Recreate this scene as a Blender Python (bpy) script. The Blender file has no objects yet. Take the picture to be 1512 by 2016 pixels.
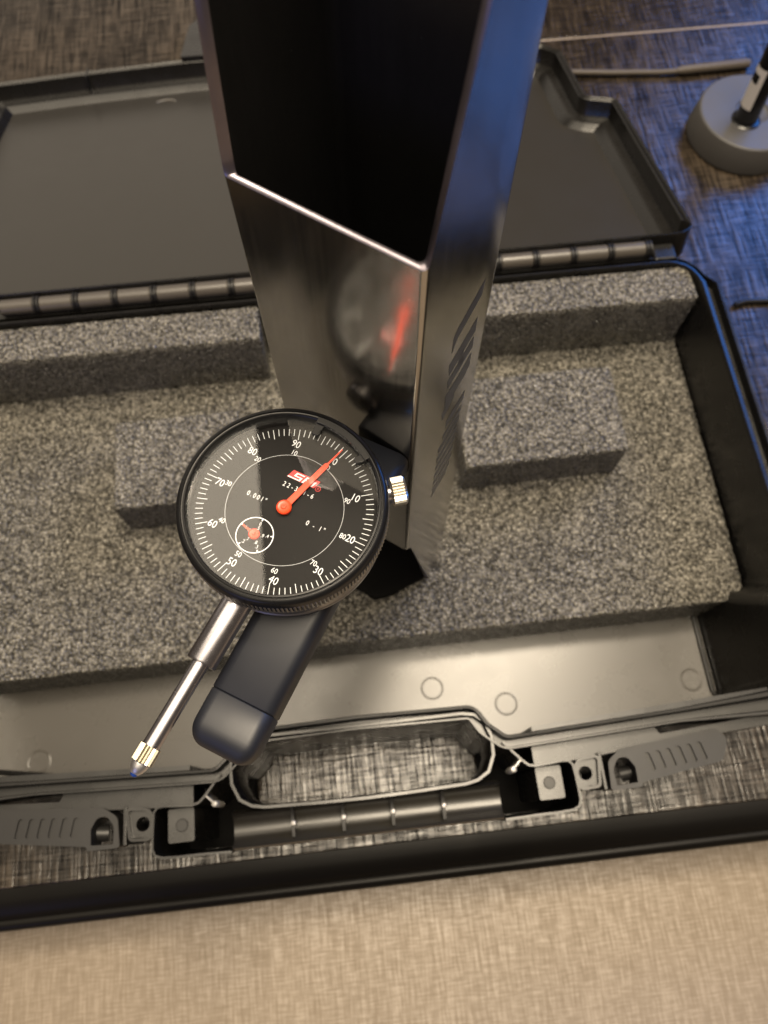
import bpy, bmesh, math, random
from mathutils import Vector, Matrix
from mathutils.geometry import tessellate_polygon
random.seed(7)
R = math.radians
S = 0.001                      # everything below is written in millimetres
scene = bpy.context.scene
C = scene.collection

# ------------------------------------------------------------------ camera
CAM_H = 463.0
cam = bpy.data.cameras.new('camera')
cam.sensor_fit = 'VERTICAL'
cam.sensor_height = 24.0
cam.lens = 24.0 * 1514 / 2016
cam.clip_start = 0.005
cam.clip_end = 50
cam.dof.use_dof = True
cam.dof.focus_distance = 0.209
cam.dof.aperture_fstop = 11.5
camo = bpy.data.objects.new('camera', cam)
C.objects.link(camo)
camo.matrix_world = Matrix(((0.99418094, 0.10219948, -0.03405183, 0),
                            (-0.10758072, 0.92571131, -0.36260854, 0),
                            (-0.00553624, 0.36416182, 0.93131924, CAM_H * S),
                            (0, 0, 0, 1)))
scene.camera = camo

# ------------------------------------------------------------------ light
world = bpy.data.worlds.new('World')
scene.world = world
world.use_nodes = True
world.node_tree.nodes['Background'].inputs[0].default_value = (0.42, 0.33, 0.25, 1)
world.node_tree.nodes['Background'].inputs[1].default_value = 0.17


def area(name, loc, target, sx, sy, power, col):
    l = bpy.data.lights.new(name, 'AREA')
    l.shape = 'RECTANGLE'
    l.size, l.size_y = sx, sy
    l.energy = power
    l.color = col
    o = bpy.data.objects.new(name, l)
    o.location = loc
    o.rotation_euler = (Vector(target) - Vector(loc)).to_track_quat('-Z', 'Y').to_euler()
    C.objects.link(o)
    return o


WARM = (1.0, 0.86, 0.66)
area('ceiling_glow_front', (0.1, -0.28, 2.3), (0.1, -0.28, 0), 3.0, 1.5, 16, WARM)
area('dial_reflection_panel', (-1.05, 1.15, 2.3), (-1.05, 1.15, 0), 1.5, 1.3, 15, WARM)  # added panel, bounded so only one side of the dial glass reflects it
for lx, ly, sz, sy, lw in ((0.12, 0.17, 0.85, 0.48, 31), (0.45, 0.66, 0.34, 0.34, 33), (0.95, -0.05, 0.4, 0.4, 2), (0.0, -0.12, 0.8, 0.2, 7)):
    area('ceiling_lamp', (lx, ly, 2.25), (lx * 0.3, ly * 0.3, 0), sz, sy, lw, (1.0, 0.85, 0.64))
area('lit_wall', (-1.9, 3.0, 1.0), (-1.9, 0, 1.0), 4.4, 2.0, 13, (1.0, 0.88, 0.72))
area('screen_glow', (1.27, 1.12, 0.92), (0.30, 0.40, 0.25), 1.05, 0.62, 12.0, (0.03, 0.27, 1.0))
area('blue_front_glow', (-1.2, -1.4, 0.8), (0, 0.1, 0.2), 0.9, 0.8, 2.6, (0.36, 0.40, 1.0))  # added bluish light from the left front, its source unseen

scene.view_settings.view_transform = 'Standard'
scene.view_settings.look = 'None'
scene.view_settings.exposure = 0.38
scene.view_settings.gamma = 1.0


# ------------------------------------------------------------------ materials
def new_mat(name, col=(0.5, 0.5, 0.5), rough=0.5, metal=0.0, spec=0.5, aniso=0.0):
    m = bpy.data.materials.new(name)
    m.use_nodes = True
    b = m.node_tree.nodes['Principled BSDF']
    b.inputs['Base Color'].default_value = (*col, 1)
    b.inputs['Roughness'].default_value = rough
    b.inputs['Metallic'].default_value = metal
    b.inputs['Specular IOR Level'].default_value = spec
    if aniso:
        b.inputs['Anisotropic'].default_value = aniso
    return m


def nd(m, typ, **kw):
    n = m.node_tree.nodes.new(typ)
    for k, v in kw.items():
        setattr(n, k, v)
    return n


def lk(m, a, b):
    m.node_tree.links.new(a, b)


def coords(m, scale=(1, 1, 1)):
    tc = nd(m, 'ShaderNodeTexCoord')
    mp = nd(m, 'ShaderNodeMapping')
    mp.inputs['Scale'].default_value = scale
    lk(m, tc.outputs['Object'], mp.inputs['Vector'])
    return mp.outputs['Vector']


def noise(m, vec, scale, detail=3, rough=0.55):
    n = nd(m, 'ShaderNodeTexNoise')
    n.inputs['Scale'].default_value = scale
    n.inputs['Detail'].default_value = detail
    n.inputs['Roughness'].default_value = rough
    lk(m, vec, n.inputs['Vector'])
    return n.outputs['Fac']


def ramp(m, fac, stops):
    n = nd(m, 'ShaderNodeValToRGB')
    e = n.color_ramp.elements
    while len(e) < len(stops):
        e.new(0.5)
    for i, (p, c) in enumerate(stops):
        e[i].position = p
        e[i].color = (*c, 1) if len(c) == 3 else c
    lk(m, fac, n.inputs['Fac'])
    return n.outputs['Color']


def maths(m, op, a, b=None):
    n = nd(m, 'ShaderNodeMath', operation=op)
    for i, v in enumerate((a, b)):
        if v is None:
            continue
        if isinstance(v, (int, float)):
            n.inputs[i].default_value = v
        else:
            lk(m, v, n.inputs[i])
    return n.outputs[0]


def bump(m, h, strength, dist):
    n = nd(m, 'ShaderNodeBump')
    n.inputs['Strength'].default_value = strength
    n.inputs['Distance'].default_value = dist * S
    lk(m, h, n.inputs['Height'])
    lk(m, n.outputs['Normal'], m.node_tree.nodes['Principled BSDF'].inputs['Normal'])
    return n


def bsdf(m):
    return m.node_tree.nodes['Principled BSDF']


def g3(v):
    return (v, v, v)


def m_plastic(name, col, rough, rvar, bscale, bstr):
    m = new_mat(name, col, rough)
    v = coords(m)
    n = noise(m, v, 60, 4)
    lk(m, ramp(m, n, [(0.3, g3(rough - rvar)), (0.7, g3(rough + rvar))]), bsdf(m).inputs['Roughness'])
    bump(m, noise(m, v, bscale, 2), bstr, 0.05)
    return m


PLASTIC = m_plastic('case_plastic', (0.006, 0.0056, 0.0052), 0.28, 0.05, 2500, 0.2)
PANEL = m_plastic('case_panel', (0.036, 0.032, 0.026), 0.28, 0.015, 1400, 0.03)
DARKPLASTIC = m_plastic('latch_plastic', (0.012, 0.0115, 0.0115), 0.42, 0.05, 2500, 0.2)
bsdf(DARKPLASTIC).inputs['Specular IOR Level'].default_value = 0.32
LIDPANEL = m_plastic('lid_panel', (0.022, 0.020, 0.0165), 0.30, 0.02, 1400, 0.03)
RUBBER = m_plastic('soft_touch', (0.008, 0.0095, 0.015), 0.48, 0.05, 3500, 0.10)


def m_foam():
    m = new_mat('charcoal_foam', (0.05, 0.05, 0.05), 0.35)
    v = coords(m)
    nz = nd(m, 'ShaderNodeTexNoise')
    nz.inputs['Scale'].default_value = 420
    lk(m, v, nz.inputs['Vector'])
    ad = nd(m, 'ShaderNodeVectorMath', operation='MULTIPLY_ADD')
    lk(m, nz.outputs['Color'], ad.inputs[0])
    ad.inputs[1].default_value = (0.0016, 0.0016, 0.0016)
    lk(m, v, ad.inputs[2])
    ds = []
    for sc in (600, 1300):
        vo = nd(m, 'ShaderNodeTexVoronoi')
        vo.inputs['Scale'].default_value = sc
        lk(m, ad.outputs[0], vo.inputs['Vector'])
        ds.append(vo)
    sep = nd(m, 'ShaderNodeSeparateColor')
    lk(m, ds[0].outputs['Color'], sep.inputs[0])
    d1 = maths(m, 'POWER', ds[0].outputs['Distance'], 2.0)
    d2 = maths(m, 'POWER', ds[1].outputs['Distance'], 2.0)
    big = noise(m, v, 55, 3)
    cut = noise(m, coords(m, (110, 110, 1300)), 1.0, 3)
    fine = noise(m, v, 800, 2)
    col = maths(m, 'ADD', maths(m, 'MULTIPLY', sep.outputs[0], 0.30), maths(m, 'ADD', maths(m, 'MULTIPLY', fine, 0.55), maths(m, 'MULTIPLY', d1, -0.55)))
    col = maths(m, 'ADD', col, maths(m, 'MULTIPLY', big, 0.25))
    lk(m, ramp(m, col, [(0.20, (0.046, 0.043, 0.036)), (0.46, (0.132, 0.123, 0.103)), (0.68, (0.28, 0.262, 0.222))]), bsdf(m).inputs['Base Color'])
    lk(m, ramp(m, sep.outputs[1], [(0.1, g3(0.17)), (0.9, g3(0.36))]), bsdf(m).inputs['Roughness'])
    h = maths(m, 'ADD', maths(m, 'MULTIPLY', d1, -1.3), maths(m, 'ADD', maths(m, 'MULTIPLY', d2, -0.35), maths(m, 'MULTIPLY', cut, 0.6)))
    bump(m, h, 1.0, 1.7)
    bsdf(m).inputs['Specular IOR Level'].default_value = 0.75
    return m


FOAM = m_foam()


def m_laminate(name, dark, light, r0, r1, bstr, dist=0.5, wx=0.36, s0=0.17, k=1.2):
    """linen-textured dark laminate: long threads crossing in x and y"""
    m = new_mat(name, dark, 0.4)
    a = noise(m, coords(m, (30 * k * k, 520 * k, 1)), 1.0, 2, 0.6)
    b = noise(m, coords(m, (560 * k, 22 * k * k, 1)), 1.0, 2, 0.6)
    b2 = noise(m, coords(m, (260 * k, 7 * k * k, 1)), 1.0, 2, 0.5)
    c = noise(m, coords(m, (10, 10, 1)), 1.0, 3)
    t = maths(m, 'ADD', maths(m, 'MULTIPLY', a, wx), maths(m, 'ADD', maths(m, 'MULTIPLY', b, 0.80 - wx), maths(m, 'MULTIPLY', b2, 0.20)))
    t2 = maths(m, 'ADD', maths(m, 'MULTIPLY', t, 0.85), maths(m, 'MULTIPLY', c, 0.15))
    lk(m, ramp(m, t2, [(0.42, dark), (0.50, tuple((2 * x + y) / 3 for x, y in zip(dark, light))), (0.58, light)]), bsdf(m).inputs['Base Color'])
    lk(m, ramp(m, t, [(0.40, g3(r1)), (0.60, g3(r0))]), bsdf(m).inputs['Roughness'])
    lk(m, ramp(m, t, [(0.42, g3(s0)), (0.50, g3((s0 + 0.6) / 2)), (0.59, g3(0.72))]), bsdf(m).inputs['Specular IOR Level'])
    bump(m, t, bstr, dist)
    return m


LAMINATE = m_laminate('linen_laminate', (0.0045, 0.0035, 0.0028), (0.050, 0.037, 0.025), 0.10, 0.26, 1.0, 0.75)
LAMINATE2 = m_laminate('linen_laminate_lower', (0.170, 0.134, 0.096), (0.235, 0.19, 0.142), 0.42, 0.6, 0.3, 0.25, wx=0.38, s0=0.4, k=1.7)
TRIM = new_mat('black_edge_trim', (0.004, 0.0035, 0.003), 0.38, spec=0.12)
PIT = new_mat('pit_shade_black', (0.004, 0.0038, 0.0036), 0.7, spec=0.05)  # shade put into the colour: near-black with hardly any sheen


def m_steel(name, col, rough, streak, metal=1.0, aniso=0.0):
    m = new_mat(name, col, rough, metal, aniso=aniso)
    v = coords(m, (900, 900, 25))
    n = noise(m, v, 1.0, 4)
    n2 = noise(m, coords(m), 45, 4)
    s = maths(m, 'ADD', maths(m, 'MULTIPLY', n, 0.5), maths(m, 'MULTIPLY', n2, 0.5))
    lk(m, ramp(m, s, [(0.3, g3(rough - streak)), (0.7, g3(rough + streak))]), bsdf(m).inputs['Roughness'])
    sm = noise(m, coords(m, (28, 28, 12)), 1.0, 5, 0.65)
    vo = nd(m, 'ShaderNodeTexVoronoi')
    vo.inputs['Scale'].default_value = 130
    lk(m, coords(m), vo.inputs['Vector'])
    speck = maths(m, 'LESS_THAN', vo.outputs['Distance'], 0.035)
    c2 = ramp(m, sm, [(0.35, tuple(x * 0.72 for x in col)), (0.65, col)])
    mx = nd(m, 'ShaderNodeMix', data_type='RGBA')
    lk(m, speck, mx.inputs[0])
    lk(m, c2, mx.inputs[6])
    mx.inputs[7].default_value = (min(1, col[0] * 1.8), min(1, col[1] * 1.8), min(1, col[2] * 1.8), 1)
    lk(m, mx.outputs[2], bsdf(m).inputs['Base Color'])
    bump(m, n, 0.04, 0.05)
    return m


STEEL = m_steel('blackened_steel', (0.55, 0.525, 0.485), 0.16, 0.05)
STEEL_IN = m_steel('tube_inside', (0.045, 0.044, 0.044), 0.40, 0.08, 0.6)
STEEL_EDGE = m_steel('ground_edge', (0.32, 0.29, 0.33), 0.36, 0.08)
ETCH = new_mat('etched_mark', (0.19, 0.195, 0.21), 0.42, 0.9)
CHROME = m_steel('polished_steel', (0.62, 0.60, 0.64), 0.26, 0.03)
BRASSY = new_mat('plated_knurl', (0.80, 0.74, 0.60), 0.27, 1.0)
NICKEL = new_mat('nickel_knurl', (0.60, 0.57, 0.50), 0.36, 1.0)
TIPMAT = new_mat('tip_metal', (0.72, 0.71, 0.72), 0.40, 1.0)
BALL = new_mat('blue_ball', (0.02, 0.06, 0.30), 0.15, 0.5)
BEZEL = m_plastic('black_bezel', (0.006, 0.006, 0.0065), 0.27, 0.06, 1500, 0.10)
bsdf(BEZEL).inputs['Specular IOR Level'].default_value = 0.3
KNURL = new_mat('knurled_black', (0.40, 0.38, 0.35), 0.36, 1.0)
BODY = new_mat('gauge_body', (0.60, 0.58, 0.56), 0.30, 1.0)


def m_face():
    m = new_mat('dial_black', (0.012, 0.011, 0.010), 0.5, spec=0.12)
    n = noise(m, coords(m), 900, 3, 0.7)
    n2 = noise(m, coords(m), 120, 3, 0.6)
    s = maths(m, 'MULTIPLY', n, n2)
    lk(m, ramp(m, s, [(0.38, (0.0045, 0.0043, 0.0042)), (0.54, (0.022, 0.020, 0.018))]), bsdf(m).inputs['Base Color'])
    return m


FACE = m_face()
PRINT = new_mat('white_print', (0.74, 0.77, 0.82), 0.5, spec=0.2)
PRINTRED = new_mat('red_print', (0.62, 0.030, 0.030), 0.45)
NEEDLE = new_mat('orange_red_needle', (0.88, 0.055, 0.008), 0.35)
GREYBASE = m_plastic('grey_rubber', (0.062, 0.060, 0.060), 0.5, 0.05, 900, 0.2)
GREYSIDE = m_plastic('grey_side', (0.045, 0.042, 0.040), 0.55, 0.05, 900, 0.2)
BLACK = new_mat('black_gloss', (0.008, 0.008, 0.009), 0.25)
PAPER = new_mat('white_sticker', (0.74, 0.70, 0.66), 0.5)
CORD = new_mat('tan_cord', (0.060, 0.048, 0.036), 0.6)
PIN = new_mat('glint_pin', (0.35, 0.33, 0.30), 0.18)  # pale base colour stands in for glints on the domes
TAPE = new_mat('tape_residue', (0.16, 0.15, 0.135), 0.35)


def m_glass():
    m = bpy.data.materials.new('crystal')
    m.use_nodes = True
    nt = m.node_tree
    nt.nodes.clear()
    out = nd(m, 'ShaderNodeOutputMaterial')
    mix = nd(m, 'ShaderNodeMixShader')
    tr = nd(m, 'ShaderNodeBsdfTransparent')
    gl = nd(m, 'ShaderNodeBsdfGlossy')
    gl.inputs['Roughness'].default_value = 0.015
    gl.inputs['Color'].default_value = (0.95, 0.95, 0.95, 1)
    fr = nd(m, 'ShaderNodeFresnel')
    fr.inputs['IOR'].default_value = 1.5
    lk(m, fr.outputs[0], mix.inputs[0])
    lk(m, tr.outputs[0], mix.inputs[1])
    lk(m, gl.outputs[0], mix.inputs[2])
    lk(m, mix.outputs[0], out.inputs[0])
    return m


GLASS = m_glass()


# ------------------------------------------------------------------ mesh helpers
class MB:
    def __init__(self, M=None):
        self.v, self.f, self.M = [], [], M

    def add(self, verts, faces):
        o = len(self.v)
        self.v += [tuple(p) for p in verts]
        self.f += [tuple(i + o for i in f) for f in faces]
        return self

    def box(self, x0, x1, y0, y1, z0, z1):
        v = [(x, y, z) for z in (z0, z1) for x, y in ((x0, y0), (x1, y0), (x1, y1), (x0, y1))]
        return self.add(v, [(3, 2, 1, 0), (4, 5, 6, 7), (0, 1, 5, 4), (1, 2, 6, 5), (2, 3, 7, 6), (3, 0, 4, 7)])

    def cap(self, loops, z, up=True):
        """flat polygon with holes"""
        pts = [Vector((x, y, 0)) for lp in loops for x, y in lp]
        tris = tessellate_polygon([[Vector((x, y, 0)) for x, y in lp] for lp in loops])
        fs = []
        for t in tris:
            a, b, c = (pts[i] for i in t)
            ccw = (b - a).cross(c - a).z > 0
            fs.append(tuple(t) if ccw == up else tuple(reversed(t)))
        return self.add([(p.x, p.y, z) for p in pts], fs)

    def plate(self, outer, z0, z1, holes=()):
        loops = [ccw(outer)] + [list(reversed(ccw(h))) for h in holes]
        self.cap(loops, z1, True)
        self.cap(loops, z0, False)
        for lp in loops:
            n = len(lp)
            self.add([(x, y, z0) for x, y in lp] + [(x, y, z1) for x, y in lp],
                     [(i, (i + 1) % n, n + (i + 1) % n, n + i) for i in range(n)])
        return self

    def loft(self, rings, closed=True):
        n = len(rings[0])
        vs = [p for r in rings for p in r]
        fs = []
        for k in range(len(rings) - 1):
            for i in range(n if closed else n - 1):
                j = (i + 1) % n
                fs.append((k * n + i, k * n + j, (k + 1) * n + j, (k + 1) * n + i))
        return self.add(vs, fs)

    def lathe(self, prof, org, axis=(0, 0, 1), n=48, a0=0.0, a1=2 * math.pi, teeth=0, depth=0):
        ax = Vector(axis).normalized()
        q = ax.to_track_quat('Z', 'Y')
        org = Vector(org)
        full = abs(a1 - a0 - 2 * math.pi) < 1e-6
        m = n if full else n + 1
        vs, fs = [], []
        for k, (r, h) in enumerate(prof):
            for i in range(m):
                a = a0 + (a1 - a0) * i / n
                rr = r - (depth if teeth and (i % 2) else 0)
                vs.append(org + q @ Vector((rr * math.cos(a), rr * math.sin(a), h)))
        for k in range(len(prof) - 1):
            for i in range(n):
                j = (i + 1) % m
                fs.append((k * m + i, k * m + j, (k + 1) * m + j, (k + 1) * m + i))
        return self.add(vs, fs)

    def tube(self, pts, r, n=10):
        pts = [Vector(p) for p in pts]
        rings = []
        for i, p in enumerate(pts):
            d = (pts[min(i + 1, len(pts) - 1)] - pts[max(i - 1, 0)]).normalized()
            q = d.to_track_quat('Z', 'Y')
            rings.append([p + q @ Vector((r * math.cos(2 * math.pi * k / n), r * math.sin(2 * math.pi * k / n), 0)) for k in range(n)])
        self.loft(rings)
        for rg, c in ((rings[0], pts[0]), (rings[-1], pts[-1])):
            self.add([*rg, c], [(k, (k + 1) % n, n) for k in range(n)])
        return self

    def wall(self, path, t, z0, z1):
        """thin wall along an open path"""
        n = len(path)
        L, Rr = [], []
        for i in range(n):
            a, b = path[max(i - 1, 0)], path[min(i + 1, n - 1)]
            dx, dy = b[0] - a[0], b[1] - a[1]
            l = math.hypot(dx, dy) or 1
            nx, ny = -dy / l * t / 2, dx / l * t / 2
            L.append((path[i][0] + nx, path[i][1] + ny))
            Rr.append((path[i][0] - nx, path[i][1] - ny))
        return self.plate(L + Rr[::-1], z0, z1)

    def build(self, name, mat, parent=None, bevel=0.0, seg=2, smooth=True, angle=35, subdiv=0):
        M = self.M
        inv = None
        if parent is not None:
            W = parent.matrix_basis.copy()
            p = parent.parent
            while p is not None:
                W = p.matrix_basis @ W
                p = p.parent
            inv = W.inverted()
        vs = []
        for p in self.v:
            p = Vector(p)
            if M is not None:
                p = M @ p
            p = p * S
            if inv is not None:
                p = inv @ p
            vs.append(p)
        me = bpy.data.meshes.new(name)
        me.from_pydata(vs, [], self.f)
        bm = bmesh.new()
        bm.from_mesh(me)
        bmesh.ops.remove_doubles(bm, verts=bm.verts, dist=0.00001)
        bmesh.ops.recalc_face_normals(bm, faces=bm.faces)
        bm.to_mesh(me)
        bm.free()
        me.materials.append(mat)
        if smooth:
            me.polygons.foreach_set('use_smooth', [True] * len(me.polygons))
            me.set_sharp_from_angle(angle=R(angle))
        o = bpy.data.objects.new(name, me)
        C.objects.link(o)
        if parent is not None:
            o.parent = parent
        if bevel:
            b = o.modifiers.new('bevel', 'BEVEL')
            b.width = bevel * S
            b.segments = seg
            b.limit_method = 'ANGLE'
            b.angle_limit = R(angle)
            b.harden_normals = True
        return o


def ccw(p):
    a = sum(p[i][0] * p[(i + 1) % len(p)][1] - p[(i + 1) % len(p)][0] * p[i][1] for i in range(len(p)))
    return list(p) if a > 0 else list(reversed(p))


def rpoly(pts, seg=5):
    """polygon with rounded corners, pts = (x, y, radius)"""
    out = []
    n = len(pts)
    for i in range(n):
        x, y, r = pts[i]
        p = Vector((x, y))
        a = Vector(pts[i - 1][:2]) - p
        b = Vector(pts[(i + 1) % n][:2]) - p
        if r <= 0:
            out.append((x, y))
            continue
        la, lb = a.length, b.length
        a.normalize()
        b.normalize()
        ang = a.angle(b)
        d = min(r / math.tan(ang / 2), la * 0.49, lb * 0.49)
        rr = d * math.tan(ang / 2)
        c = p + (a + b).normalized() * (rr / math.sin(ang / 2))
        s, e = p + a * d - c, p + b * d - c
        t0 = math.atan2(s.y, s.x)
        dt = (math.atan2(e.y, e.x) - t0 + math.pi) % (2 * math.pi) - math.pi
        for k in range(seg + 1):
            t = t0 + dt * k / seg
            out.append((c.x + rr * math.cos(t), c.y + rr * math.sin(t)))
    return out


def offset(path, d):
    """offset a closed ccw path outward; d is a number or one value per vertex"""
    n = len(path)
    out = []
    for i in range(n):
        p0, p1, p2 = Vector(path[i - 1]), Vector(path[i]), Vector(path[(i + 1) % n])
        e1, e2 = (p1 - p0), (p2 - p1)
        if e1.length < 1e-6:
            e1 = e2
        if e2.length < 1e-6:
            e2 = e1
        n1 = Vector((e1.y, -e1.x)).normalized()
        n2 = Vector((e2.y, -e2.x)).normalized()
        b = n1 + n2
        b = b / max(b.length_squared, 0.5) * 2
        dd = d[i] if isinstance(d, (list, tuple)) else d
        q = p1 + b * dd
        out.append((q.x, q.y))
    return out


def circle(x, y, r, n=24):
    return [(x + r * math.cos(2 * math.pi * k / n), y + r * math.sin(2 * math.pi * k / n)) for k in range(n)]


def at(path, z):
    return [(x, y, z) for x, y in path]


def empty(name, loc, label=None, cat=None, group=None, kind=None, parent=None):
    o = bpy.data.objects.new(name, None)
    C.objects.link(o)
    o.empty_display_size = 0.02
    o.location = [c * S for c in loc]
    o.matrix_basis = Matrix.Translation([c * S for c in loc])
    if parent:
        o.parent = parent
    return tag(o, label, cat, group, kind)


def tag(o, label=None, cat=None, group=None, kind=None):
    for k, v in (('label', label), ('category', cat), ('group', group), ('kind', kind)):
        if v:
            o[k] = v
    return o


_fonts = {}


def text_mb(items, z):
    """items: (string, x, y, size, angle, xscale, spacing) -> one MB of flat glyphs centred on x, y"""
    mb = MB()
    dg = None
    for s, x, y, size, ang, xs, sp in items:
        cu = bpy.data.curves.new('glyph', 'FONT')
        cu.body = s
        cu.size = size
        cu.align_x = 'CENTER'
        cu.align_y = 'CENTER'
        cu.space_character = sp
        cu.resolution_u = 3
        o = bpy.data.objects.new('glyph', cu)
        C.objects.link(o)
        bpy.context.view_layer.update()
        dg = bpy.context.evaluated_depsgraph_get()
        me = o.evaluated_get(dg).to_mesh()
        ca, sa = math.cos(ang), math.sin(ang)
        vs = [(x + v.co.x * xs * ca - v.co.y * sa, y + v.co.x * xs * sa + v.co.y * ca, z) for v in me.vertices]
        mb.add(vs, [tuple(p.vertices) for p in me.polygons])
        o.evaluated_get(dg).to_mesh_clear()
        bpy.data.objects.remove(o)
        bpy.data.curves.remove(cu)
    return mb


def dup(o, parent, loc=None):
    c = o.copy()
    C.objects.link(c)
    c.parent = parent
    if loc is not None:
        c.location = [k * S for k in loc]
    for ch in o.children:
        dup(ch, c)
    return c


# ------------------------------------------------------------------ table
table = empty('table', (0, 600, 0), kind='structure')
tag(table, 'dark brown linen-textured laminate table under the open case')
SEAM = 593
MB().box(-1400, 1600, -16, SEAM - 0.9, -30, 0).build('board', LAMINATE, table, bevel=0.8)
MB().box(-1400, 1600, SEAM + 0.9, 1700, -30, 0).build('board', LAMINATE, table, bevel=0.8)
MB().box(-1400, 1600, SEAM - 0.9, SEAM + 0.9, -29, -0.35).build('seam_strip', LAMINATE2, table, smooth=False)
prof = [(-16.0, -0.1), (-22.0, -0.3), (-28.5, -2.4), (-31.5, -5.2), (-32.0, -6.4)] + [(-33.5 - 4.2 * math.sin(t), -10.0 + 4.2 * math.cos(t)) for t in [k * math.pi / 12 for k in range(13)]] + [(-30.0, -24), (-16.0, -24)]
MB().loft([[(x, y, z) for y, z in prof] for x in (-1400, 1600)]).build('edge_trim', TRIM, table)
low = MB().box(-1400, 1600, -900, -5, -120, -70).build('lower_table', LAMINATE2)
tag(low, 'lighter linen-textured surface below the front edge of the table', kind='structure')

# ------------------------------------------------------------------ case base
XC = -9.5
case = empty('carry_case', (XC, 150, 0), 'black plastic carry case lying open on the table with its lid swung back', 'case')
half = [(222.5, 283, 16), (222.5, 86, 6), (213.5, 76, 6), (213.5, 36, 9), (150, 31, 0), (68, 27.5, 5), (60.5, 34, 3), (55, 43, 8), (0, 44, 0)]
pts = [(XC + x, y, r) for x, y, r in half] + [(XC - x - (14 if x > 200 else 0), y, r) for x, y, r in reversed(half[:-1])]
inner = ccw(rpoly(pts))


def wsc(p):
    x, y = p
    if y > 270:
        return 0.55
    if y < 46 and abs(x - XC) < 205:
        return 0.52
    return 1.0


W = [wsc(p) for p in inner]


def inset(p):
    x, y = p
    if y > 82:
        return -1.2
    if abs(x - XC) > 208:
        return -9.0
    return -1.5


def bottom():
    return [(x, y + (22 if abs(x - XC) > 190 and 62 < y < 100 else 0)) for x, y in offset(inner, [inset(p) for p in inner])]


def ring(off, z, ins=None):
    return at(offset(inner, [off * w for w in W]) if ins is None else bottom(), z)


mb = MB()
mb.loft([ring(9, 3), ring(12, 8), ring(12.4, 88), ring(12, 90), ring(10.6, 90), ring(10, 89), ring(9.6, 84.5), ring(4.2, 84.5),
         ring(3.6, 91), ring(3, 92.4), ring(1.0, 92.6), ring(0.2, 91.8), ring(0, 90), ring(0, 11, 1)])
base = mb.build('base_shell', PLASTIC, case)
fl = bottom()
MB().cap([fl], 11, True).cap([fl], 4, False).build('floor_panel', PANEL, case, smooth=False)
bead = [(x, y, 11.4) for x, y in offset(fl, -2.2)]
MB().tube(bead + [bead[0]], 1.5, 8).build('floor_bead', PLASTIC, case)
for x, y in ((32.4, 63.9), (73.5, 50.6), (182.4, 52.5), (-192.0, 47.5)):
    o = MB()
    o.lathe([(0, 0.10), (5.3, 0.10), (5.5, 0.0)], (x, y, 11.1), n=28)
    o.lathe([(5.9, 0), (6.2, 0.10), (6.5, 0)], (x, y, 11.05), n=28)
    o.build('moulding_disc', PANEL, case, angle=10)

# front: handle and latch bays (outside the front wall)
hole = [(12, 38.4), (48.5, 38.6), (54, 37.6), (57.8, 34.2), (60, 28), (59.6, 20), (56.5, 13.5), (51.5, 10.6), (46, 9.6), (20, 8.8), (0, 8.5)]
hole = [(XC + x, y) for x, y in hole] + [(XC - x, y) for x, y in reversed(hole[:-1])]
hole = ccw(hole)
mb = MB()
mb.loft([at(hole, 50), at(hole, 88.2), at(offset(hole, 0.5), 89), at(offset(hole, 1.8), 89), at(offset(hole, 2.2), 88), at(offset(hole, 2.2), 52), at(hole, 50)])
mb.build('handle_ring', PLASTIC, case)
# concave grip trough
mb = MB()
sec = [(7.0, 86.5), (6.4, 83.4), (5.0, 81.3), (2.6, 80.1), (0, 79.7), (-2.6, 80.0), (-5.0, 81.4), (-6.4, 84.4), (-7.6, 85.4), (-8.2, 84), (-8.6, 74), (-6, 70), (6, 70), (9.0, 76)]
GLOSS = m_plastic('polished_grip', (0.016, 0.0145, 0.012), 0.30, 0.04, 1500, 0.05)
rings = [[(x, y, z) for y, z in sec] for x in (XC - 62, XC - 30, XC, XC + 30, XC + 62)]
mb.loft(rings)
for rg in (rings[0], rings[-1]):
    mb.add(rg, [tuple(range(len(rg)))])
mb.build('grip_trough', GLOSS, case)
for x in (-43.8, -20.8, 1.9, 25.4):
    mb = MB()
    yz = [(7.4, 87.2), (5, 86), (1.2, 85.4), (-1.2, 85.2), (-5.5, 84.6), (-6.4, 83.6), (-3, 77), (2, 76), (6, 80)]
    mb.loft([[(x - 0.75, y, z) for y, z in yz], [(x + 0.75, y, z) for y, z in yz]])
    for dx in (-0.75, 0.75):
        mb.add([(x + dx, y, z) for y, z in yz], [tuple(range(len(yz)))])
    rb = mb.build('grip_rib', PLASTIC, case, angle=25)
    mb = MB()
    mb.lathe([(1.25, -3.0), (1.25, 0.0), (0.95, 0.6), (0, 0.8)], (x + 0.2, 0.3, 85.6), n=14)
    mb.build('rib_pin', PIN, rb)
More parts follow.
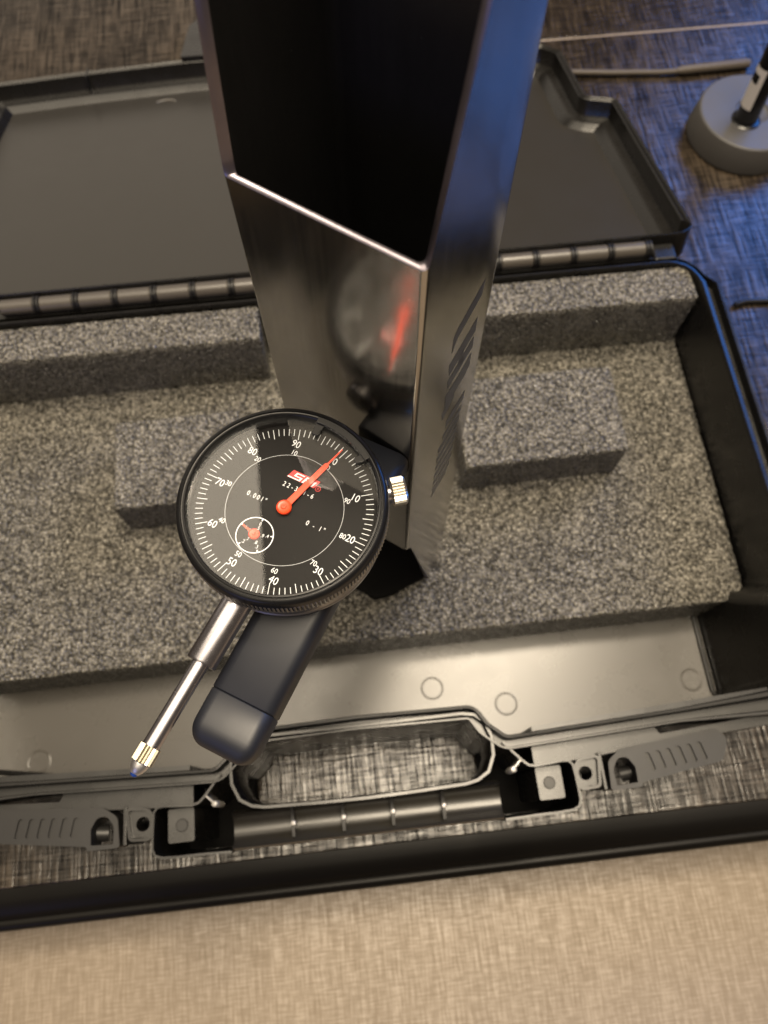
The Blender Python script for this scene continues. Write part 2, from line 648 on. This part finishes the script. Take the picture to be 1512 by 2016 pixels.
# bay floors, matte near-black so the pits read as shade
MB().plate([(XC - 97, -7.5), (XC + 97, -7.5), (XC + 97, 13), (XC + 75, 24), (XC + 61, 29), (XC + 61, 7), (XC - 61, 7), (XC - 61, 29), (XC - 75, 24), (XC - 97, 13)], 10, 22).build('bay_floor', PIT, case)
for s in (1, -1):
    X = lambda x: XC + s * x
    # shelf behind the latch
    MB().plate(rpoly([(X(80), 13.2, 1), (X(80), 22.4, 1.5), (X(140), 24.5, 1), (X(142), 21, 1), (X(196), 24.5, 1), (X(196), 19.5, 1), (X(150), 17.2, 1), (X(96), 13.4, 1)]), 60, 82).build('front_shelf', PLASTIC, case, bevel=0.7)
    MB().plate([(X(82), 24), (X(82), 31), (X(200), 37), (X(200), 27)], 40, 80).build('wall_web', PLASTIC, case)
    # pivot block with moulded disc
    blk = MB().plate(rpoly([(X(80.5), -2.4, 1), (X(80.5), 12.3, 1), (X(92.6), 12.3, 1), (X(92.6), -2.4, 1)]), 22, 79).build('bay_block', PLASTIC, case, bevel=0.7)
    MB().lathe([(0, 0.3), (2.6, 0.3), (2.9, 0)], (X(86.2), 4.9, 79.05), n=20).build('block_disc', DARKPLASTIC, blk)
    # thin rib wandering round the bay
    path = [(66.0, 25.0), (70.0, 20.0), (73.9, 15.6), (76.3, 13.5), (79.4, 12.8), (86, 13.2), (92.0, 13.8), (95.0, 13.4), (96.6, 11.5), (97.0, 6.0), (97.2, 1.0), (97.2, -4.0), (96.0, -6.6), (93.0, -7.8), (86.0, -8.2), (76.0, -8.2), (62.0, -8.6)]
    MB().wall([(X(a), b) for a, b in path], 1.0, 22, 88.5).build('bay_rib', PLASTIC, case)
    st = MB().wall([(X(73.0), 16.2), (X(69.6), 13.1)], 0.8, 70, 88.2)
    st.lathe([(1.5, -16), (1.5, 0), (1.1, 0.7), (0, 0.9)], (X(69.0), 12.3, 88.0), n=16)
    st.build('rib_pin', PIN, case)
    # pivot eye
    eye = MB()
    outl = rpoly([(X(98.2), 1.0, 2.5), (X(98.2), 12.6, 4.5), (X(108.8), 13.6, 1.2), (X(107.2), 1.6, 1.2)])
    eye.plate(outl, 62, 84.5, [circle(X(102.6), 7.2, 3.1)])
    eye.build('pivot_eye', PLASTIC, case, bevel=0.4)
    eo = offset(ccw(outl), 1.3)
    rim = MB().loft([at(ccw(outl), 60), at(ccw(outl), 87), at(eo, 87), at(eo, 60), at(ccw(outl), 60)])
    rim.build('eye_rim', PLASTIC, case, angle=25)
    MB().box(min(X(109.6), X(111.2)), max(X(109.6), X(111.2)), -1, 15.6, 58, 86).build('bay_web', PLASTIC, case, bevel=0.3)
    # latch, swung open on its pivot
    latch = empty('latch', (X(142), 9, 78), parent=case)
    win = rpoly([(X(116.8), -3.5, 0.3), (X(115.8), 5.5, 3), (X(118.6), 11.2, 3.2), (X(123.2), 11.6, 3.2), (X(126.4), 7.5, 3), (X(126.8), 1.0, 1)])
    outl = rpoly([(X(113.2), -1.2, 1.0), (X(114.2), 11.5, 4.5), (X(121.0), 16.2, 4), (X(168.0), 20.6, 2), (X(172.8), 15.5, 4), (X(168.0), 5.8, 4), (X(128.5), 0.4, 1.2), (X(127.5), -1.5, 0.6), (X(115.0), -1.6, 0.4)])
    win = rpoly([(X(116.2), 0.2, 0.5), (X(115.9), 7.5, 3.6), (X(119.0), 12.4, 3.2), (X(123.6), 12.2, 3.2), (X(126.4), 7.5, 3), (X(126.2), 0.6, 0.5)])
    slots = []
    for k in range(6):
        cx, cy = X(133.6 + 5.05 * k), 9.2 + 0.42 * k
        slots.append(rpoly([(cx - s * 0.8 - 1.4, cy + 4.0, 1.2), (cx - s * 0.8 + 1.4, cy + 4.0, 1.2), (cx + s * 0.9 + 1.4, cy - 4.2, 0.9), (cx + s * 0.9 - 1.4, cy - 4.2, 0.9)]))
    MB().plate(outl, 83.1, 84.2, [win] + slots).build('latch_plate', DARKPLASTIC, latch, angle=25)
    MB().plate(outl, 70, 83.05, [win]).build('latch_body', DARKPLASTIC, latch, bevel=0.5)
    MB().lathe([(0, 0), (3.6, 0), (3.6, 9), (0, 9)], (X(122), 5.2, 72), (s, 0.1, 0.25), n=20).build('latch_roller', DARKPLASTIC, latch)

# hinge along the back of the base
MB().box(-205, 190, 288.6, 296, 70, 88.5).build('hinge_leaf', PLASTIC, case, bevel=1.2)
knuckle = None
for k in range(17):
    x = -183.2 + 22.45 * k
    if knuckle is None:
        mb = MB()
        mb.lathe([(0, -9.3), (4.2, -9.4), (4.7, -8.9), (4.7, 8.9), (4.2, 9.4), (0, 9.3)], (x, 294.2, 92.5), (1, 0, 0), n=24)
        HINGE = m_plastic('hinge_plastic', (0.060, 0.053, 0.045), 0.34, 0.04, 1500, 0.1)
        knuckle = mb.build('hinge_knuckle', HINGE, case)
        mb = MB()
        for d in (10.2, 12.25):
            mb.lathe([(2, -0.55), (5.3, -0.6), (5.3, 0.6), (2, 0.55)], (x + d, 294.2, 92.5), (1, 0, 0), n=20)
        mb.lathe([(2.9, -1.6), (2.9, 1.6)], (x + 11.22, 294.2, 92.5), (1, 0, 0), n=20)
        mb.build('hinge_clip', DARKPLASTIC, knuckle)
    else:
        c = dup(knuckle, case, (22.45 * k, 0, 0))
for s in (198.0, -217.0):
    MB().box(s - 7, s + 7, 287, 299, 72, 91).build('hinge_bracket', PLASTIC, case, bevel=1.5)

# ------------------------------------------------------------------ lid, tilted back to the table
LA = R(15.5)
LM = Matrix(((1, 0, 0, 0), (0, math.cos(LA), math.sin(LA), 297), (0, -math.sin(LA), math.cos(LA), 98), (0, 0, 0, 1)))
lo = ccw(rpoly([(218.5, 3, 13), (218.5, 171, 6), (197.5, 179, 5), (197.5, 254, 8), (186, 268, 8), (120, 284, 0), (82, 291, 0), (-97, 294, 0), (-183, 287, 0), (-258, 278.5, 10), (-258, 3, 5)]))
LW = [0.30 if p[1] < 12 else 1.0 for p in lo]


def lring(off, w):
    return at(offset(lo, [off * k for k in LW]), w)


mb = MB(LM)
mb.loft([lring(-4, -19.5), lring(-1.5, -18), lring(0, -2), lring(-0.4, -0.7), lring(-1.0, -0.1), lring(-1.8, 0), lring(-2.4, -0.5), lring(-2.9, -1.6), lring(-4.0, -1.6), lring(-4.4, -0.6), lring(-5.0, -0.3), lring(-5.6, -0.8), lring(-6.0, -11),
         lring(-6.6, -12), lring(-13, -12.6), lring(-14.5, -13.4), lring(-19, -17)])
lid = mb.build('lid', PLASTIC, case)
fl = offset(lo, [-19 * k for k in LW])
MB(LM).cap([fl], -17, True).cap([offset(lo, [-4 * k for k in LW])], -19.5, False).build('lid_panel', LIDPANEL, lid, smooth=False)
mb = MB(LM)
mb.plate(rpoly([(-104, 291, 1), (-100, 350, 6), (-88, 372, 8), (66, 372, 8), (78, 350, 6), (78, 288, 1)]), -17, 3, [rpoly([(-78, 299, 3), (-78, 345, 6), (52, 345, 6), (52, 299, 3)])])
mb.build('lid_handle', PLASTIC, lid, bevel=1.2)
MB(LM).box(-122, -104, 289, 297, -9, -1.5).build('lid_tab', PANEL, lid, bevel=1.2)
for x in (-178.5, 40.0):
    MB(LM).box(x - 0.7, x + 0.7, 276, 291.5, -12.5, 0.5).build('lid_rib', PLASTIC, lid, bevel=0.3)
for (x, v, r, a0, a1) in ((-131, 13, 11, 35, 150), (-150, 9, 5, 60, 150), (-72, 14, 8, 70, 130), (112, 15, 8, 60, 130), (180, 12, 7, 60, 150), (-118, 262, 10, 40, 140)):
    mb = MB(LM)
    ps = [(x + r * math.cos(R(a0 + (a1 - a0) * k / 10)), v - 8 + r * math.sin(R(a0 + (a1 - a0) * k / 10)), -16.9) for k in range(11)]
    mb.tube(ps, 0.55, 6)
    mb.build('tape_residue', TAPE, lid)

# ------------------------------------------------------------------ foam
zf = 46


def resample(path, step):
    out = []
    n = len(path)
    for i in range(n):
        p, q = Vector(path[i]), Vector(path[(i + 1) % n])
        k = max(1, int((q - p).length / step))
        out += [tuple(p.lerp(q, j / k)) for j in range(k)]
    return out


def foam_grid(name, outline, z0, z1, label, cat, group=None):
    """cut foam: walls and top edge slightly ragged"""
    path = resample(ccw(outline), 1.5)
    rnd = random.Random(len(path))
    wob = [rnd.uniform(-1, 1) for _ in path]
    wob = [0.5 * wob[i] + 0.3 * (wob[i - 1] + wob[i - 2]) for i in range(len(path))]
    hs = [z0, z0 + (z1 - z0) * 0.33, z0 + (z1 - z0) * 0.62, z0 + (z1 - z0) * 0.85, z1 - 0.9]
    rings = []
    for k, z in enumerate(hs):
        rings.append(at(offset(path, [0.30 * w + rnd.uniform(-0.22, 0.22) for w in wob]), z))
    rings.append([(x, y, z1 - 0.25 + rnd.uniform(-0.25, 0.2)) for x, y in offset(path, [-0.35 + 0.35 * w for w in wob])])
    rings.append([(x, y, z1 + rnd.uniform(-0.12, 0.12)) for x, y in offset(path, [-1.3 + 0.3 * w for w in wob])])
    top = offset(path, -2.6)
    rings.append(at(top, z1))
    mb = MB().loft(rings)
    mb.cap([top], z1, True)
    return tag(mb.build(name, FOAM, None, angle=60), label, cat, group)


foam_grid('foam_pad', rpoly([(-226, 87.6, 11), (210.5, 89, 11), (212, 282, 4), (-226, 282, 4)]), 11.2, zf,
          'wide flat charcoal foam pad lining the bottom of the case', 'foam pad')
foam_grid('foam_strip', rpoly([(-226, 259.5, 1), (-45.5, 259.5, 1), (-45.5, 281.5, 1), (-226, 281.5, 1)]), zf + 0.2, 90,
          'raised charcoal foam strip along the hinge, on the side of the plunger tip', 'foam strip', 'foam strips along the hinge')
foam_grid('foam_strip', rpoly([(27, 259.5, 1), (210.5, 259, 1), (210, 281.5, 1), (27, 281.5, 1)]), zf + 0.2, 90,
          'raised charcoal foam strip along the hinge, on the side of the grey round stand', 'foam strip', 'foam strips along the hinge')
foam_grid('foam_block', rpoly([(-131, 167.5, 1), (-62, 168.5, 1), (-62, 221, 1), (-131, 220, 1)]), zf + 0.2, 78,
          'low charcoal foam block half hidden behind the dial', 'foam block', 'foam blocks on the pad')
foam_grid('foam_block', rpoly([(62, 171.5, 1), (153, 172.5, 1), (154, 226, 1), (62, 226, 1)]), zf + 0.2, 78,
          'low charcoal foam block beside the engraved face of the steel tube', 'foam block', 'foam blocks on the pad')

# ------------------------------------------------------------------ steel tube
C0 = Vector((18.29, 97.31))
FD = Vector((0.79595, -0.60537))     # across the front face
DD = Vector((0.60537, 0.79595))      # depth
WID, DEP = 49.4, 42.5


def tp(u, w):
    q = C0 - FD * u + DD * w
    return (q.x, q.y)


tube = empty('steel_tube', (*tp(WID / 2, DEP / 2), zf), 'tall dark polished steel tube with slanted open end standing on the foam', 'tube')
loc = rpoly([(0, 0, 3.2), (0, 3.3, 0), (0, 4.2, 0), (0, 15.3, 0), (0, 28.6, 0), (0, DEP, 3.0), (WID, DEP, 3.0), (WID, 28.6, 0), (WID, 15.3, 0), (WID, 4, 0), (WID, 2.6, 0), (WID, 0, 2.6)], 6)


def ztop(u, w):
    if u < WID / 2:
        k = [(0, 339), (1.0, 339.5), (15.3, 384.6), (DEP, 425)]
    else:
        k = [(0, 339), (0.8, 342), (3.8, 374), (15.3, 402), (DEP, 425)]
    for (a, za), (b, zb) in zip(k, k[1:]):
        if w <= b:
            return za + (zb - za) * (w - a) / (b - a)
    return 425


def zbot(u, w):
    if w <= 2.4:
        return 167.0
    if w < 28.6:
        return 167 - (167 - zf) * (w - 2.4) / 26.2
    return zf


T = 1.8


def shrink(p, t):
    u, w = p
    return (t + (u / WID) * (WID - 2 * t), t + (w / DEP) * (DEP - 2 * t))


outer = [(*tp(u, w), 0) for u, w in loc]
o_t = [(*tp(u, w), ztop(u, w)) for u, w in loc]
o_b = [(*tp(u, w), zbot(u, w)) for u, w in loc]
li = [shrink(p, T) for p in loc]
i_t = [(*tp(*q), ztop(*p) - 0.0) for p, q in zip(loc, li)]
i_b = [(*tp(*q), zbot(*p)) for p, q in zip(loc, li)]
l3 = [shrink(p, 0.35) for p in loc]
l4 = [shrink(p, T - 0.3) for p in loc]
e1 = [(*tp(*q), ztop(*p) + 0.35) for p, q in zip(loc, l3)]
e2 = [(*tp(*q), ztop(*p) + 0.35) for p, q in zip(loc, l4)]
MB().loft([o_b, o_t]).build('outer_wall', STEEL, tube, angle=50)
MB().loft([o_t, e1, e2, i_t]).build('top_rim', STEEL_EDGE, tube, angle=60)
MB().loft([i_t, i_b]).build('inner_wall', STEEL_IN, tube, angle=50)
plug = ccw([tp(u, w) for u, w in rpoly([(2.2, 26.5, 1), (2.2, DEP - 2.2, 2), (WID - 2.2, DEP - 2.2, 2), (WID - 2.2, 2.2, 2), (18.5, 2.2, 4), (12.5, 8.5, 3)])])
MB().plate(plug, zf + 0.3, zf + 4).build('shade_plug', PIT, tube, bevel=0.8)  # added dark block, stands in for the shade at the tube's foot
MB().loft([i_b, o_b]).build('bottom_rim', STEEL_EDGE, tube, angle=60)


def face_poly(mb, pts):
    q = [(*(C0 + FD * 0.05 + DD * w), z) for w, z in pts]
    mb.add(q, [tuple(range(len(q)))])


mb = MB()
# engraved marks read down the side face: (depth, height) strokes
for p in ([(34.0, 301), (33.2, 295.0), (20.6, 290.6), (18.2, 286.4), (18.2, 294.0), (20.2, 296.0)],
          [(33.0, 285.6), (33.2, 278.8), (18.4, 275.0), (17.6, 281.6)],
          [(33.0, 276.8), (33.2, 270.6), (18.6, 267.6), (18.0, 272.8)],
          [(26.6, 279.0), (27.2, 271.6), (24.2, 271.2), (23.6, 278.6)],
          [(33.2, 268.2), (33.4, 261.0), (31.0, 258.4), (18.4, 256.6), (18.0, 264.6), (24, 265.2)],
          [(24.5, 258.6), (24.5, 254.6), (17.6, 249.6), (17.0, 255.4)]):
    face_poly(mb, p)
mb.build('engraved_mark', ETCH, tube, smooth=False)
z = 246.0
for k, (wa, wb, h, gap) in enumerate(((33.2, 21.4, 6.4, 2.0), (32.6, 20.4, 4.6, 1.6), (32.2, 18.0, 5.2, 1.5), (31.8, 17.8, 5.4, 1.6), (31.4, 17.8, 4.6, 1.8), (31.0, 17.6, 5.2, 1.6), (30.8, 17.4, 4.4, 1.8), (30.2, 17.2, 4.2, 1.4), (29.0, 17.0, 2.8, 0))):
    mb = MB()
    face_poly(mb, [(wa, z), (wa, z - h * 0.85), (wb, z - h * 0.85 - 2.2), (wb, z - 2.2)])
    mb.build('engraved_mark', ETCH, tube, smooth=False)
    z -= h + gap

# ------------------------------------------------------------------ dial indicator
DX, DY = -19.8, 80.0
A = Vector((-0.553, -0.833, 0)).normalized()      # stem direction
dial = empty('dial_indicator', (DX, DY, 254), 'black-faced dial indicator with orange-red needle lying on the black bar', 'gauge')
org = lambda z: (DX, DY, z)
MB().lathe([(28.5, 266.4), (28.5, 272.2), (28.2, 272.9), (27.6, 273.4), (27.1, 273.5), (26.95, 273.05), (26.6, 273.0), (26.45, 273.4), (26.0, 273.5), (25.75, 273.2), (25.6, 272.0), (25.5, 266.8)], org(0), n=128).build('bezel', BEZEL, dial, angle=30)
MB().lathe([(28.3, 265.2), (28.75, 265.5), (28.75, 269.6), (28.4, 270.0)], org(0), n=320, teeth=1, depth=0.42).build('knurled_ring', KNURL, dial, angle=12)
MB().lathe([(0, 254.2), (26.2, 254.2), (27.0, 255.0), (27.0, 255.8), (26.7, 256.2), (26.7, 263.6), (27.4, 264.2), (27.4, 265.4), (25.0, 266.0)], org(0), n=96).build('body', BODY, dial, angle=25)
MB().lathe([(0, 271.2), (25.7, 271.2), (25.7, 271.9), (0, 271.9)], org(0), n=96).build('crystal', GLASS, dial)
ZF = 267.5
MB().lathe([(25.6, ZF - 0.5), (25.6, ZF), (0, ZF)], org(0), n=96).build('dial_face', FACE, dial)
mb = MB()
T0 = 50.0
for k in range(100):
    a = R(T0 + 3.6 * k)
    ln = 3.3 if k % 10 == 0 else (2.9 if k % 5 == 0 else 2.15)
    d = Vector((math.sin(a), math.cos(a)))
    n = Vector((d.y, -d.x)) * 0.09
    c = Vector((DX, DY))
    q = [c + d * 24.5 + n, c + d * 24.5 - n, c + d * (24.5 - ln) - n, c + d * (24.5 - ln) + n]
    mb.add([(p.x, p.y, ZF + 0.04) for p in q], [(0, 1, 2, 3)])
mb.build('scale_ticks', PRINT, dial, smooth=False)
TA = R(-32.4)
big = {'90': (4.48, 19.27), '80': (-7.92, 18.4), '70': (-17.34, 9.85), '60': (-19.77, -2.15), '50': (-14.94, -13.74), '40': (-4.17, -20.02), '30': (7.77, -18.65), '20': (17.02, -10.77), '10': (19.51, 1.02), '0': (14.88, 12.54)}
small = {'10': (3.73, 16.63), '20': (-6.6, 15.8), '30': (-15.0, 9.3), '40': (-17.2, -1.5), '50': (-13.11, -11.7), '60': (-3.77, -17.4), '70': (6.71, -16.4), '80': (15.09, -9.7), '90': (17.2, 0.4), '0': (12.88, 10.87)}
text_mb([(k, DX + x, DY + y, 3.05, TA, 0.86, 1.0) for k, (x, y) in big.items()], ZF + 0.04).build('outer_numerals', PRINT, dial, smooth=False)
text_mb([(k, DX + x, DY + y, 2.15, TA, 0.86, 1.0) for k, (x, y) in small.items()], ZF + 0.04).build('inner_numerals', PRINT, dial, smooth=False)
text_mb([('22-311-6', DX + 4.1, DY + 5.15, 2.05, TA, 0.8, 1.62), ('0.001"', DX - 7.4, DY + 4.4, 2.05, TA, 0.8, 1.45), ('0 - 1"', DX + 8.0, DY - 6.15, 2.05, TA, 0.8, 1.5)], ZF + 0.04).build('lettering', PRINT, dial, smooth=False)
MB().lathe([(16.25, 0), (16.33, 0)], org(ZF + 0.04), n=96).build('inner_circle', PRINT, dial)
SX, SY = DX - 8.5, DY - 6.7
mb = MB().lathe([(4.95, 0), (5.22, 0)], (SX, SY, ZF + 0.04), n=64)
for k in range(5):
    a = R(30 + 72 * k)
    d = Vector((math.sin(a), math.cos(a)))
    n = Vector((d.y, -d.x)) * 0.16
    q = [Vector((SX, SY)) + d * 5.0 + n * 1.6, Vector((SX, SY)) + d * 5.0 - n * 1.6, Vector((SX, SY)) + d * 4.3 - n * 0.7, Vector((SX, SY)) + d * 4.3 + n * 0.7]
    mb.add([(p.x, p.y, ZF + 0.05) for p in q], [(0, 1, 2, 3)])
mb.build('small_dial_circle', PRINT, dial, smooth=False)
it = []
for k, (s1, s2) in enumerate((('0', '.5'), ('.4', '.9'), ('.3', '.8'), ('.2', '.7'), ('.1', '.6'))):
    a = R(30 + 72 * k)
    for s_, r_ in ((s1, 3.45), (s2, 2.15)):
        it.append((s_, SX + math.sin(a) * r_, SY + math.cos(a) * r_, 1.45, TA + R(6), 0.85, 1.0))
text_mb(it, ZF + 0.04).build('small_dial_numerals', PRINT, dial, smooth=False)


def logo(fx, fy):   # along the text, across the text, in mm from the plate's corner
    ca, sa = math.cos(TA), math.sin(TA)
    return (DX + 3.35 + fx * ca - fy * sa, DY + 11.4 + fx * sa + fy * ca)


def quad(mb, pts, z):
    mb.add([(*logo(*p), z) for p in pts], [tuple(range(len(pts)))])


mb = MB()
sl = lambda x, y: (x + 0.35 * y, y)
quad(mb, [sl(0, 0), sl(8.4, 0), sl(8.4, -2.5), sl(0, -2.5)], ZF + 0.035)
mb.build('logo_plate', PRINTRED, dial, smooth=False)
mb = MB()
for p in ([(1.4, -0.35), (3.9, -0.35), (3.9, -0.70), (1.4, -0.70)], [(1.4, -0.70), (1.9, -0.70), (1.9, -1.25), (1.4, -1.25)],
          [(1.4, -1.25), (3.9, -1.25), (3.9, -1.60), (1.4, -1.60)], [(3.4, -1.60), (3.9, -1.60), (3.9, -2.10), (3.4, -2.10)],
          [(0.1, -2.10), (3.9, -2.10), (3.9, -2.45), (0.1, -2.45)],
          [(4.5, -0.35), (5.0, -0.35), (5.0, -2.45), (4.5, -2.45)], [(5.0, -0.35), (6.6, -0.35), (6.6, -0.70), (5.0, -0.70)],
          [(6.1, -0.70), (6.6, -0.70), (6.6, -1.25), (6.1, -1.25)], [(5.0, -1.25), (6.6, -1.25), (6.6, -1.60), (5.0, -1.60)],
          [(7.2, -0.9), (7.8, -0.6), (7.8, -2.45), (7.2, -2.45)]):
    quad(mb, [sl(*q) for q in p], ZF + 0.06)
mb.build('logo_letters', PRINT, dial, smooth=False)
rx, ry = logo(8.7, -2.2)
mb = text_mb([('R', rx, ry, 0.95, TA, 0.9, 1.0)], ZF + 0.04)
mb.lathe([(0.66, 0), (0.78, 0)], (rx, ry, ZF + 0.04), n=24)
mb.build('registered_mark', PRINTRED, dial, smooth=False)

# needles
pd = Vector((17.43, 15.59)).normalized()
pn = Vector((pd.y, -pd.x))


def needle(cx, cy, d, n, prof, z0, z1):
    up = [Vector((cx, cy)) + d * a + n * w for a, w in prof]
    dn = [Vector((cx, cy)) + d * a - n * w for a, w in reversed(prof)]
    return MB().plate([(p.x, p.y) for p in up + dn], z0, z1)


needle(DX, DY, pd, pn, [(1.2, 0.95), (16.9, 0.72), (17.4, 0.28), (23.3, 0.16)], 268.6, 268.95).build('pointer', NEEDLE, dial, bevel=0.08)
MB().lathe([(2.05, 268.2), (2.05, 269.1), (1.75, 269.35), (1.5, 269.25), (0.8, 269.25), (0.62, 269.5), (0.25, 269.5), (0.2, 269.3), (0, 269.3)], org(0), n=40).build('pointer_hub', NEEDLE, dial)
d2 = Vector((-2.77, 2.96)).normalized()
needle(SX, SY, d2, Vector((d2.y, -d2.x)), [(1.0, 0.32), (4.3, 0.2)], 268.1, 268.4).build('small_pointer', NEEDLE, dial)
MB().lathe([(1.5, 267.7), (1.5, 268.6), (1.25, 268.8), (0.5, 268.75), (0.35, 268.95), (0.12, 268.9), (0, 268.7)], (SX, SY, 0), n=32).build('small_hub', NEEDLE, dial)
# tolerance clip on the bezel: arc with two feet
mb = MB()
arc = [R(90 - (26 + (68 - 26) * k / 24)) for k in range(25)]
outl = [(DX + 26.6 * math.cos(a), DY + 26.6 * math.sin(a)) for a in arc] + [(DX + 24.9 * math.cos(a), DY + 24.9 * math.sin(a)) for a in reversed(arc)]
mb.plate(outl, 272.0, 273.75)
for deg, wd, r0 in ((28.5, 0.055, 21.6), (65.0, 0.05, 22.6)):
    a = R(90 - deg)
    mb.plate([(DX + r * math.cos(a + t), DY + r * math.sin(a + t)) for r, t in ((25.2, wd), (r0, wd * 0.9), (r0, -wd * 0.4), (25.2, -wd))], 271.95, 272.9)
mb.build('tolerance_clip', BLACK, dial, bevel=0.15)
hx, hy = DX + 26.1 * math.sin(R(155)), DY + 26.1 * math.cos(R(155))
MB().lathe([(0, 0.02), (0.55, 0.02), (0.7, 0.12)], (hx, hy, 273.3), n=16).build('bezel_hole', BLACK, dial)
# stem, plunger, contact point
AZ = 260.0
sp = lambda t: (DX + A.x * t, DY + A.y * t, AZ)
MB().lathe([(4.2, 24), (4.2, 45.4), (4.0, 45.9), (2.5, 45.9), (2.5, 44)], org(AZ), A, n=40).build('stem', CHROME, dial)
MB().lathe([(2.35, 40), (2.35, 69.4), (0, 69.4)], org(AZ), A, n=32).build('plunger', CHROME, dial)
MB().lathe([(2.2, 69.3), (2.9, 69.5), (2.9, 73.8), (2.5, 74.1), (0, 74.1)], org(AZ), A, n=36, teeth=1, depth=0.4).build('point_collar', BRASSY, dial, angle=15)
MB().lathe([(2.35, 74.0), (2.2, 75.0), (1.7, 76.2), (1.1, 76.9), (0.9, 77.0)], org(AZ), A, n=28).build('contact_point', TIPMAT, dial)
MB().lathe([(1.05, 76.8), (0.95, 77.3), (0.6, 77.65), (0, 77.8)], org(AZ), A, n=20).build('contact_ball', BALL, dial)
MB().lathe([(5.4, 24), (5.4, 30.8), (5.0, 31.5), (4.4, 31.7), (0, 31.7)], org(AZ + 0.2), -A, n=40).build('dust_cap', BEZEL, dial)
MB().lathe([(5.45, 29.6), (5.65, 30.0), (5.45, 30.4)], org(AZ + 0.2), -A, n=40).build('cap_band', CHROME, dial)
K = Vector((0.9945, 0.105, 0))
MB().lathe([(2.1, 26), (2.1, 30.0)], org(264), K, n=20).build('knob_shaft', CHROME, dial)
MB().lathe([(0, 29.7), (3.4, 29.7), (4.15, 30.2), (4.15, 33.5), (3.5, 34.1), (0, 34.1)], org(264), K, n=56, teeth=1, depth=0.45).build('clamp_knob', NICKEL, dial, angle=15)

# ------------------------------------------------------------------ black bar under the gauge
bd = Vector((0.53, 0.848)).normalized()
bn = Vector((bd.y, -bd.x))


def bp(t, n):
    q = bn * (-47.4 + n) + bd * t
    return (q.x, q.y)


bar = empty('rubber_bar', (*bp(40, 0), 240), 'black soft-touch bar with a seam near its rounded end, under the dial', 'bar')
hw = 9.6


def bar_solid(t0, t1, round_start):
    n = 10
    rings = []
    sect = []
    for sx, sy, a0 in ((1, 1, 0), (-1, 1, 90), (-1, -1, 180), (1, -1, 270)):
        for k in range(7):
            a = R(a0 + 15 * k)
            sect.append((sx * (hw - 3.4) + 3.4 * math.cos(a), 246.9 + sy * (7.0 - 3.2) + 3.2 * math.sin(a)))
    ts = []
    if round_start:
        for k in range(9):
            a = R(90 * k / 8)
            ts.append((t0 + 6.0 * (1 - math.sin(a)), 6.0 * (1 - math.cos(a))))
        ts = [(t0 + 6.0 * (1 - math.cos(R(90 * k / 8))), 6.0 * (1 - math.sin(R(90 * k / 8)))) for k in range(9)]
    else:
        ts = [(t0, 0.35), (t0 + 0.35, 0)]
    ts += [(t1 - 0.35, 0), (t1, 0.35)]
    mb = MB()
    for t, ins in ts:
        f = [((hw - ins) / hw, (7.0 - ins) / 7.0)] * len(sect)
        rings.append([(*bp(t, n_ * (hw - ins * 0.75) / hw), 246.9 + (z_ - 246.9) * (7.0 - ins) / 7.0) for n_, z_ in sect])
    mb.loft(rings)
    mb.add(rings[0], [tuple(range(len(sect)))])
    mb.add(rings[-1], [tuple(range(len(sect)))])
    return mb


bar_solid(-7.0, 8.0, True).build('end_cap', RUBBER, bar, angle=50)
bar_solid(8.06, 92.4, False).build('bar_body', RUBBER, bar, angle=50)

# ------------------------------------------------------------------ round stand, cords
PX, PY = 334, 470
stand = empty('round_stand', (PX, PY, 0), 'grey round stand with a black post and white sticker', 'stand')
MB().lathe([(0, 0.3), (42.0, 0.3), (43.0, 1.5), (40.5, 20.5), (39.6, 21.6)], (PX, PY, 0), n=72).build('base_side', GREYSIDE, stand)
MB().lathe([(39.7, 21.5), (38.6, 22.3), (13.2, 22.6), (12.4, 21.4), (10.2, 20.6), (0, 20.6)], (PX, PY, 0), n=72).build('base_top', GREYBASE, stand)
PD = Vector((-0.02, 0.03, 1)).normalized()
pc = (PX - 8, PY - 8, 20)
MB().lathe([(11.4, 0.2), (11.4, 2.4), (10.2, 3.4), (8.6, 3.6), (8.6, 3)], pc, PD, n=40).build('post_collar', BLACK, stand)
MB().lathe([(8.4, 0), (8.4, 150), (0, 150)], pc, PD, n=40).build('post', BLACK, stand)
MB().lathe([(8.5, 16), (8.5, 48)], pc, PD, n=30, a0=R(205), a1=R(385)).build('sticker', PAPER, stand)
MB().lathe([(8.56, 36), (8.56, 43)], pc, PD, n=12, a0=R(300), a1=R(360)).build('sticker_print', BLACK, stand)

cord = MB().tube([(196, 553, 3.2), (215, 549, 3.2), (245, 545, 3.2), (285, 541, 3.2), (300, 540, 3.6), (305, 540, 4.0)], 2.4, 12)
cord.lathe([(2.4, 0), (3.6, 6), (4.0, 58), (3.2, 62), (0, 62)], (298, 540, 4.1), (1, 0.03, 0), n=20)
o = cord.build('tan_cord', CORD)
tag(o, 'tan cord with a thicker plug end lying behind the grey stand', 'cord')
o = MB().tube([(284, 310.5, 2.2), (292, 312.2, 2.4), (305, 311.5, 2.2), (330, 309, 2.2), (420, 300, 2.2)], 2.1, 12).build('black_cable', BLACK)
tag(o, 'thin black cable end on the table beside the case hinge', 'cable')
